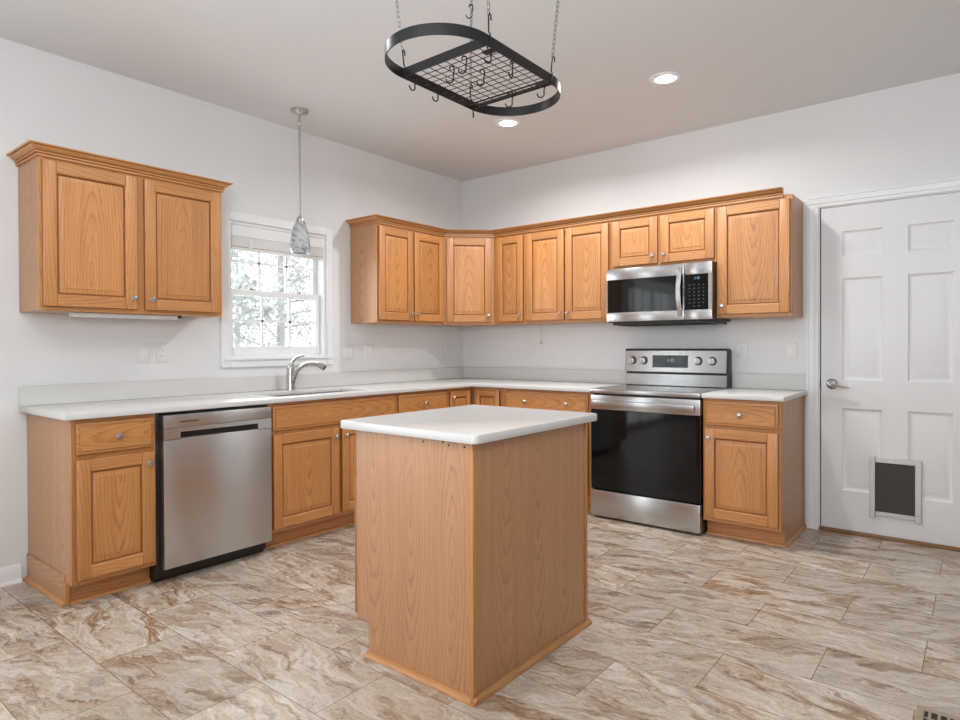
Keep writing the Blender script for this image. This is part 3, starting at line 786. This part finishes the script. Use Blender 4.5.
# angled corner
t = thing('corner_cabinet', 'oak upper corner cabinet with one angled door across the room corner', 'cabinet', (0, 0, 0))
q = MB([M['veneer']]); q.prism([(.003, -.003), (.6095, -.003), (.6095, -.285), (.59, -.305), (.305, -.59), (.285, -.6095), (.003, -.6095)], UB, UT); q.build('carcass', t)
r2 = Matrix.Translation((.6095 - .2155, -.394 - .2155 + .2155, 0)) 
a0 = Vector((.306, -.608)); b0 = Vector((.608, -.306)); dl_ = (b0 - a0).length
mt4 = Matrix.Translation((a0.x, a0.y, 0)) @ Matrix.Rotation(R(45), 4, 'Z')
frame_mb(dl_, UB, UT, -.001, .013, [(0, .035), (dl_ - .035, dl_)], [(UB, UB + .035), (UT - .035, UT)]).xform(mt4).build('face_frame', t)
o = door_mb(dl_ - .044, dhh).build('door', t, mt4 @ Vector((.022, -.001, dz)), (0, 0, R(45))); knob(o, dl_ - .044 - .028, -.02, .056)
upper('wall_cabinet', 'narrow single door oak wall cabinet, first right of the angled corner cabinet', (.6105, 0), 0, .318, UB, [(.036, dz, .268, dhh, 'br')])
upper('wall_cabinet', 'two door oak wall cabinet, left of the microwave', (.9295, 0), 0, .7685, UB,
      [(.018, dz, .355, dhh, 'br'), (.385, dz, .37, dhh, 'bl')], [(0, .03), (.36, .40), (.74, .7685)])
upper('wall_cabinet', 'short two door oak wall cabinet directly above the microwave', (1.6995, 0), 0, .768, 1.752,
      [(.018, 1.777, .345, .331, 'br'), (.388, 1.777, .368, .331, 'bl')], [(0, .03), (.355, .395), (.74, .768)])
upper('wall_cabinet', 'tall single door oak wall cabinet, right of the microwave and next to white door', (2.469, 0), 0, .459, UB,
      [(.012, dz, .436, dhh, 'bl')])
q = MB([M['trimoak']])
cr = [(.003, -1.3615), (UD + .0005, -1.3615), (UD + .0005, -.6095), (.6095, -UD - .0005), (2.878, -UD - .0005)]
crown(q, cr, CZ)
tag(q.build('crown_molding'), 'oak crown molding along the tops of the joined wall cabinets', 'molding')

# ------------------------------------------------------------------ microwave
t = thing('microwave', 'stainless steel over the range microwave with black window, hung under the short cabinet', 'microwave', (1.7085, 0, 1.345))
w = .759
q = MB([M['black']]); q.box(0, w, -.375, -.004, .018, .404, .002); q.box(.03, w - .02, -.36, -.02, .001, .018, .002); q.build('body', t)
q = MB([M['steel'], M['black'], M['glassblack']])
f0, f1 = -.402, -.376
dx1 = .575
q.box(0, dx1, f0, f1, .325, .403, .003, 2); q.box(0, dx1, f0, f1, .024, .090, .003, 2); q.box(0, .010, f0, f1, .088, .327); q.box(dx1 - .012, dx1, f0 + .001, f1, .088, .327)
q.box(.010, dx1 - .012, f0 + .002, f1, .088, .327, 0, mat=2)
md = q.build('door', t)
q = MB([M['glassblack']]); q.box(.10, .51, f0 + .0012, f0 + .003, .095, .32, 0); q.build('window', md)
q = MB([M['steel']])
hp = [(.548, f0 - .004 + -.034*sin(pi*k/16), .05 + .33*k/16) for k in range(17)]
q.loft([[(x - .014, y - .004, z), (x + .014, y - .004, z), (x + .014, y + .005, z), (x - .014, y + .005, z)] for x, y, z in hp], True, True, True)
q.build('handle', md)
q = MB([M['steel'], M['glassblack'], M['digits'], M['legend']])
q.box(dx1 + .003, w, f0, f1, .325, .403, .003, 2); q.box(dx1 + .003, w, f0, f1, .024, .090, .003, 2); q.box(w - .022, w, f0, f1, .088, .327)
q.box(dx1 + .003, w - .022, f0 + .001, f1, .088, .327, 0, mat=1)
seg7(q, '2:30', .645, .292, .015, f0 + .0009, 2)
for r_ in range(7):
    for c_ in range(4):
        if r_ == 6 and c_ in (0, 3): continue
        q.box(.607 + c_*.031, .617 + c_*.031, f0 + .0003, f0 + .001, .252 - r_*.024, .259 - r_*.024, mat=3)
q.build('control_panel', t)
q = MB([M['dark'], M['alu']]); q.box(.06, w - .06, -.34, -.1, -.004, .001, .001); q.build('grease_filter', t)

# ------------------------------------------------------------------ island
IX0, IX1, IY0, IY1 = 1.933, 2.522, -2.943, -2.170
t = thing('kitchen_island', 'free standing oak kitchen island with white quartz top in the middle of the floor', 'kitchen island', ((IX0 + IX1)/2, (IY0 + IY1)/2, 0))
ox, oy = (IX0 + IX1)/2, (IY0 + IY1)/2; hx_, hy_ = (IX1 - IX0)/2, (IY1 - IY0)/2
IZ, IK = .874, .134
q = MB([M['veneer']])
q.box(-hx_ + .02, hx_ - .006, -hy_ + .006, hy_, IK, IZ); q.box(-hx_ + .066, hx_ - .006, -hy_ + .006, hy_, .001, IK); q.build('carcass', t)
q = MB([M['veneer'], M['dark']])
pts = [(-hx_, IK), (-hx_ + .066, IK), (-hx_ + .066, .001), (hx_ - .0065, .001), (hx_ - .0065, IZ), (-hx_, IZ)]
q.loft([[(x, y, z) for x, z in pts] for y in (-hy_, -hy_ + .006)], True, True, True, cath=True)
for sx_, sz_ in ((2.294 - ox, .858), (2.389 - ox, .866), (2.416 - ox, .856), (2.487 - ox, .857)): q.lathe([(.0045, 0), (.0045, .0006)], (sx_, -hy_ + .0003, sz_), '-y', 10, mat=1)
q.build('side_panel', t)
q = MB([M['veneer']]); q.box(hx_ - .006, hx_, -hy_ + .0004, hy_, .001, IZ, 0, cath=True); q.build('back_panel', t)
q = MB([M['trimoak']])
q.box(hx_ - .022, hx_ + .0045, -hy_ - .005, -hy_ - .0003, .0185, IZ - .0005, .0015); q.box(hx_ + .0003, hx_ + .0045, -hy_ - .0004, -hy_ + .022, .0185, IZ - .0005, .0012)
q.build('corner_trim', t)
q = MB([M['trimoak']]); q.box(hx_ + .0003, hx_ + .0045, hy_ - .02, hy_, .0185, IZ - .0005, .0012); q.build('edge_trim', t)
q = MB([M['trimoak']])
pr2 = [(0, 0), (.019, 0), (.0175, .009), (.011, .016), (0, .019)]
def shoe(mb, a, b_, n):
    mb.loft([[(p[0] + n[0]*o, p[1] + n[1]*o, .001 + z) for o, z in pr2] for p in (a, b_)], True, True, True, grain='x' if abs(n[1]) else 'y')
shoe(q, (-hx_ + .06, -hy_ - .0003), (hx_ + .019, -hy_ - .0003), (0, -1)); shoe(q, (hx_ + .0003, -hy_ - .019), (hx_ + .0003, hy_ + .012), (1, 0))
q.build('shoe_molding', t)
q = MB([M['oak']])
for a, b_ in ((-hy_ + .0065, -hy_ + .04), (hy_ - .04, hy_), (-.02, .02)): q.box(-hx_, -hx_ + .0195, a, b_, IK, IZ, .001)
for a, b_ in ((IK, IK + .03), (IZ - .03, IZ), (.678, .70)):
    q.box(-hx_ + .0004, -hx_ + .0195, -hy_ + .04, -.02, a, b_, 0, grain='y'); q.box(-hx_ + .0004, -hx_ + .0195, .02, hy_ - .04, a, b_, 0, grain='y')
q.build('face_frame', t)
for k in range(2):
    yy = hy_ - .004 - k*.386
    o = door_mb(.379, .54).build('door', t, (-hx_ - .0003, yy, IK + .012), (0, 0, R(-90))); knob(o, .338 if k == 0 else .028, -.02, .49)
    o = drawer_mb(.379, .155).build('drawer', t, (-hx_ - .0003, yy, .705), (0, 0, R(-90))); knob(o, .183, -.02, .078)
q = MB([M['quartz']])
def rrc(x0, x1, y0, y1, r, z, n=6):
    out = []
    for cx, cy, a0_ in ((x1 - r, y1 - r, 0), (x0 + r, y1 - r, 90), (x0 + r, y0 + r, 180), (x1 - r, y0 + r, 270)):
        for k in range(n + 1): a = R(a0_ + 90*k/n); out.append((cx + r*cos(a), cy + r*sin(a), z))
    return out
tx0, tx1, ty0, ty1 = 1.864 - ox, 2.560 - ox, -2.976 - oy, -2.13 - oy
z0 = IZ + .001; z1 = .906
q.loft([rrc(tx0 + e, tx1 - e, ty0 + e, ty1 - e, .02, z) for e, z in ((.002, z0), (0, z0 + .003), (0, z1 - .004), (.0015, z1 - .0012), (.004, z1))], True, True, True)
q.build('countertop', t)['label'] = 'white quartz top with rounded corners'

# ------------------------------------------------------------------ pendant
t = thing('pendant_lamp', 'mini pendant lamp with swirled grey glass shade hanging in front of the window', 'pendant lamp', (.336, -2.06, 1.816))
HP = H - 1.816 - .001
q = MB([M['nickel']]); q.lathe([(.06, HP), (.06, HP - .008), (.052, HP - .018), (.02, HP - .028), (.012, HP - .034)], (0, 0, 0), 'z', 28, (True, True)); q.build('canopy', t)
q = MB([M['nickel']]); q.lathe([(.0065, HP - .03), (.0065, .235)], (0, 0, 0), 'z', 10); q.lathe([(.008, HP - .034), (.010, HP - .05), (.010, HP - .085), (.007, HP - .095)], (0, 0, 0), 'z', 12); q.build('rod', t)
q = MB([M['nickel']]); q.lathe([(.007, .245), (.020, .235), (.028, .205), (.030, .19)], (0, 0, 0), 'z', 20); q.build('socket_cap', t)
q = MB([M['swirl']])
sh = [(.024, .212), (.034, .196), (.046, .165), (.057, .12), (.063, .075), (.0635, .04), (.060, .012), (.056, .0)]
q.lathe(sh + [(r_ - .004, h_) for r_, h_ in sh[::-1]], (0, 0, 0), 'z', 32, (False, False)); q.build('shade', t)

# ------------------------------------------------------------------ recessed lights
for k, (x, y) in enumerate(LIGHTS[:2]):
    t = thing('recessed_light', ('round recessed ceiling light in open ceiling, farther right of the hanging rack', 'round recessed ceiling light seen just below the hanging pot rack')[k], 'ceiling light', (x, y, H - .001), 0, 'recessed ceiling lights')
    q = MB([M['white']]); q.lathe([(.09, 0), (.09, -.004), (.085, -.008), (.064, -.008), (.060, -.003), (.058, 0)], (0, 0, 0), 'z', 36, (True, True)); q.build('trim_ring', t)
    q = MB([M['lens']]); q.lathe([(.058, -.0092), (.05, -.0115), (0, -.0125)], (0, 0, 0), 'z', 36, (True, False)); q.build('lens', t)

# ------------------------------------------------------------------ hanging pot rack
RCX, RCY, RZ = 2.358, -2.699, 2.2
t = thing('pot_rack', 'black iron oval pot rack hanging on chains from the ceiling above the island', 'pot rack', (RCX, RCY, RZ))
hwx, hwy, bh = .202, .204, .038
def oval(rx, z, n=28):
    out = []
    for k in range(n + 1): a = pi*k/n; out.append((rx*cos(a), hwy + rx*sin(a), z))
    for k in range(n + 1): a = pi + pi*k/n; out.append((rx*cos(a), -hwy + rx*sin(a), z))
    return out
q = MB([M['iron']]); q.loft([oval(hwx, 0), oval(hwx, bh), oval(hwx - .004, bh), oval(hwx - .004, 0)], True, wrap=True); q.build('band', t)
for s_ in (-1, 1):
    q = MB([M['iron']]); q.box(-hwx + .0045, hwx - .0045, s_*hwy - .002, s_*hwy + .002, .001, .034 if s_ < 0 else .010, 0); q.build('cross_bar', t)
q = MB([M['iron']])
for k in range(9): x = -.155 + .31*k/8; q.tube([(x, -hwy + .003, .010), (x, hwy - .003, .010)], .0017, 6)
for k in range(12): y = -hwy + .02 + (2*hwy - .04)*k/11; q.tube([(-hwx + .008, y, .013), (hwx - .008, y, .013)], .0017, 6)
q.build('wire_grid', t)
q = MB([M['iron']])
for x in (-hwx + .022, -hwx + .038): q.tube([(x, -hwy, .006), (x, hwy, .006)], .003, 6)
for y in (-.165, -.1, -.05, 0, .05, .1, .165): q.box(-hwx + .018, -hwx + .042, y - .004, y + .004, .002, .0055)
q.build('side_rail', t)
q = MB([M['iron']])
for y in (hwy - .022, hwy - .044): q.tube([(-hwx + .006, y, .0035), (hwx - .006, y, .0035)], .003, 6)
for x in (-.15, .15): q.box(x - .004, x + .004, hwy - .046, hwy - .004, .002, .0055)
q.build('end_rail', t)
for y in (-hwy + .045, hwy - .035):
    q = MB([M['iron']]); q.box(hwx - .05, hwx - .0045, y - .014, y + .014, .0015, .0055); q.build('corner_plate', t)
for sx_ in (-1, 1):
    for sy_ in (-1, 1):
        A = Vector((sx_*(hwx - .002), sy_*(hwy - .01), bh)); B = Vector((sx_*(hwx + .028), sy_*(hwy + .04), H - RZ - .002)); d = (B - A); Lc = d.length; dn = d.normalized()
        c_ = MB([M['chain'], M['iron']])
        s1 = Vector((0, 0, 1)).cross(dn); s1 = Vector((dn.z, 0, -dn.x)).normalized(); s2 = dn.cross(s1)
        c_.tube([A + dn*(-.03) + s1*.004, A + dn*(.002) + s1*.006, A + dn*.01 + s1*0.0, A + dn*.06, A + dn*.07 + s1*.005, A + dn*.062 + s1*.010, A + dn*.045 + s1*.010], .0028, 6, mat=1)
        pos = .072; k = 0; ll = .024
        while pos < Lc - .01:
            cc = A + dn*pos; s_ = s1 if k % 2 else s2; pts = []
            for j in range(12):
                a = 2*pi*j/12; lx = cos(a)*.0055; ly = sin(a)*.0055 + (.0065 if sin(a) > 0 else -.0065)
                pts.append(cc + s_*lx + dn*ly)
            c_.tube(pts, .0015, 5, wrap=True); pos += ll*.76; k += 1
        c_.build('chain', t)
def s_hook(p, ang, label, sz=.066):
    o = bpy.data.objects.new('s_hook', hook_me); C.objects.link(o); o.location = p; o.rotation_euler = (0, 0, ang); o.scale = (sz/.066,)*3
    tag(o, label, 'hook', 'S hooks on the pot rack'); return o
q = MB([M['iron']])
pts = []
for k in range(9): a = R(200 - 200*k/8); pts.append((.009*cos(a), 0, .009*sin(a) + .0))
pts.append((.009, 0, -.012)); pts.append((.006, 0, -.022))
for k in range(11): a = R(20 - 205*k/10); pts.append((-.008 + .0145*cos(a), 0, -.040 + .0145*sin(a)))
q.tube(pts, .0029, 7); ho = q.build('s_hook'); hook_me = ho.data; bpy.data.objects.remove(ho)
HK = [((2.545, -2.872), .9, 'black S hook under the far right corner plate of the pot rack grid'),
      ((2.43, -2.868), .2, 'black S hook on the pot rack grid, upper one of the close pair'),
      ((2.344, -2.836), .2, 'black S hook on the pot rack grid, lower one of the close pair'),
      ((2.414, -2.746), .6, 'black S hook alone under the middle of the pot rack grid'),
      ((2.535, -2.730), 1.4, 'black S hook seen edge on at the right side of the pot rack grid'),
      ((2.374, -2.512), .3, 'black S hook below the near cross bar of the rack, above the ceiling light'),
      ((2.525, -2.512), .4, 'black S hook at the right end of the near cross bar of the rack'),
      ((2.186, -2.872), 1.2, 'small black S hook at the left end of the rack side rail'),
      ((2.182, -2.740), 1.1, 'small black S hook midway along the rack left side rail'),
      ((2.180, -2.512), 2.0, 'black S hook at the near left corner where side rail meets cross bar')]
for (x, y), a, lb in HK: s_hook((x, y, RZ + .006), a + .3, lb, .062)
s_hook((2.358 - .202 - .022, -2.699 + .194 + .036, 2.655), .7, 'black S hook hung high on a rack chain, above the oval band', .06)

# ------------------------------------------------------------------ wall plates
def plate(kind, label, loc, rz, gang=1):
    t = thing('wall_outlet' if kind == 'o' else 'light_switch', label, 'outlet' if kind == 'o' else 'light switch', loc, rz, 'wall plates above the counter')
    hw_ = .035 + .023*(gang - 1)
    q = MB([M['plastic']]); q.box(-hw_, hw_, -.006, -.0008, -.057, .057, .003, 2); q.build('cover_plate', t)
    for g_ in range(gang):
        cx = (g_ - (gang - 1)/2)*.046
        if kind == 'o':
            q = MB([M['white'], M['dark']])
            for s_ in (-1, 1):
                q.box(cx - .015, cx + .015, -.0085, -.006, s_*.02 - .014, s_*.02 + .014, .003)
                q.box(cx - .008, cx - .0055, -.0088, -.008, s_*.02 - .003, s_*.02 + .006, mat=1); q.box(cx + .0055, cx + .008, -.0088, -.008, s_*.02 - .003, s_*.02 + .006, mat=1)
                q.lathe([(.0024, 0), (.0024, .0007)], (cx, -.0083, s_*.02 - .008), '-y', 8, mat=1)
            q.build('receptacle', t)
        else:
            q = MB([M['white']]); q.box(cx - .0165, cx + .0165, -.009, -.006, -.033, .033, .002); q.build('rocker', t)
plate('s', 'white rocker switch on the left wall under the lone wall cabinet', (0, -2.912, 1.163), LW)
plate('o', 'white duplex outlet on left wall, between rocker switch and window', (0, -2.808, 1.163), LW)
plate('s', 'wide double rocker switch on the left wall beside the window, right of faucet', (0, -1.397, 1.152), LW, 2)
plate('o', 'wide double outlet on left wall under the two door cabinet right of the window', (0, -1.17, 1.160), LW, 2)
plate('o', 'white outlet on left wall close to the room corner', (0, -.228, 1.163), LW)
plate('o', 'white outlet on the right wall between room corner and range', (.777, 0, 1.162), 0)
plate('o', 'white outlet on the right wall just right of the range backguard', (2.508 + .035, 0, 1.157), 0)
plate('s', 'white rocker switch on the right wall next to white door casing', (2.855, 0, 1.157), 0)
q = MB([M['chain'], M['dark']]); q.tube([(0, 0, 0), (.001, .001, -.08), (-.001, 0, -.14)], .0018, 6); q.lathe([(.003, -.14), (.004, -.155), (.002, -.168)], (-.001, 0, 0), 'z', 8, mat=1)
tag(q.build('cord', None, (.98, -.15, UB - .001)), 'thin grey cord dangling from under the wall cabinets above the right counter', 'cord')

# ------------------------------------------------------------------ floor register
t = thing('floor_register', 'brown metal floor vent set in the tiles, out from the white door', 'floor vent', (3.853, -2.115, .001), R(90))
q = MB([M['bronze']])
for a, b_, c_, d_ in ((-.07, -.048, -.17, .17), (.048, .07, -.17, .17), (-.048, .048, -.17, -.148), (-.048, .048, .148, .17)): q.box(a, b_, c_, d_, 0, .006, .002)
q.build('frame', t)
q = MB([M['dark'], M['bronze']]); q.box(-.048, .048, -.148, .148, 0, .0012)
for k in range(12): y = -.135 + k*.0245; q.box(-.048, .048, y - .004, y + .004, .0012, .0045, mat=1)
q.box(-.004, .004, -.148, .148, .0012, .005, mat=1)
q.build('grille', t)

# ------------------------------------------------------------------ outdoors beyond the window
q = MB([M['lawn']]); q.box(-30, -.3, -22, 22, -.62, -.6); struct(q.build('ground'))
def tree(x, y, h, label, seed, leafy):
    rnd = random.Random(seed)
    t = thing('tree', label, 'tree', (x, y, -.6), 0, 'trees outside the window')
    q = MB([M['bark']])
    q.tube([(0, 0, 0), (.05, .02, h*.4), (-.02, .06, h*.75), (0, 0, h)], [.13, .10, .06, .015], 8)
    tips = []
    for k in range(16):
        z = h*(.18 + .78*k/16); a = rnd.random()*6.28; ln = (h - z)*.32 + .5; dz_ = rnd.uniform(.1, .6)*ln
        e = (cos(a)*ln, sin(a)*ln, z + dz_); mid = (cos(a)*ln*.5, sin(a)*ln*.5, z + dz_*.35); q.tube([(0, 0, z), mid, e], [.035, .024, .008], 5)
        tips += [mid, e]
        for j in range(3):
            a2 = a + rnd.uniform(-1, 1); f_ = rnd.uniform(.4, .95); s0 = tuple(c*f_ for c in (cos(a)*ln, sin(a)*ln)) + (z + dz_*f_*.8,)
            e2 = (s0[0] + cos(a2)*ln*.4, s0[1] + sin(a2)*ln*.4, s0[2] + rnd.uniform(0, .4)); q.tube([s0, e2], [.014, .005], 4); tips.append(e2)
    q.build('trunk', t)
    b_ = bmesh.new()
    for tp in tips:
        for j in range(int(leafy*1.8)):
            c_ = Vector(tp) + Vector((rnd.gauss(0, .22), rnd.gauss(0, .22), rnd.gauss(0, .2))); u_ = Vector((rnd.gauss(0, 1), rnd.gauss(0, 1), rnd.gauss(0, 1))).normalized(); v_ = u_.orthogonal().normalized(); s_ = rnd.uniform(.05, .1)
            b_.faces.new([b_.verts.new(c_ + u_*s_), b_.verts.new(c_ + v_*s_*.6), b_.verts.new(c_ - u_*s_), b_.verts.new(c_ - v_*s_*.6)])
    me = bpy.data.meshes.new('foliage'); b_.to_mesh(me); b_.free(); me.materials.append(M['leaf']); o = bpy.data.objects.new('foliage', me); C.objects.link(o); o.parent = t
for k, (x, y, h, lf) in enumerate([(-6.0, .3, 4.2, 10), (-9.6, 4.4, 6.0, 9), (-16.0, 5.2, 6.5, 9), (-15.2, 11.2, 7.0, 9), (-10.5, -.6, 5.0, 9), (-22, 10.5, 7.5, 9), (-21.5, 17.5, 8, 9)]):
    tree(x, y, h, 'pale grey tree outside, blurred behind the panes of the kitchen window', k + 3, lf)
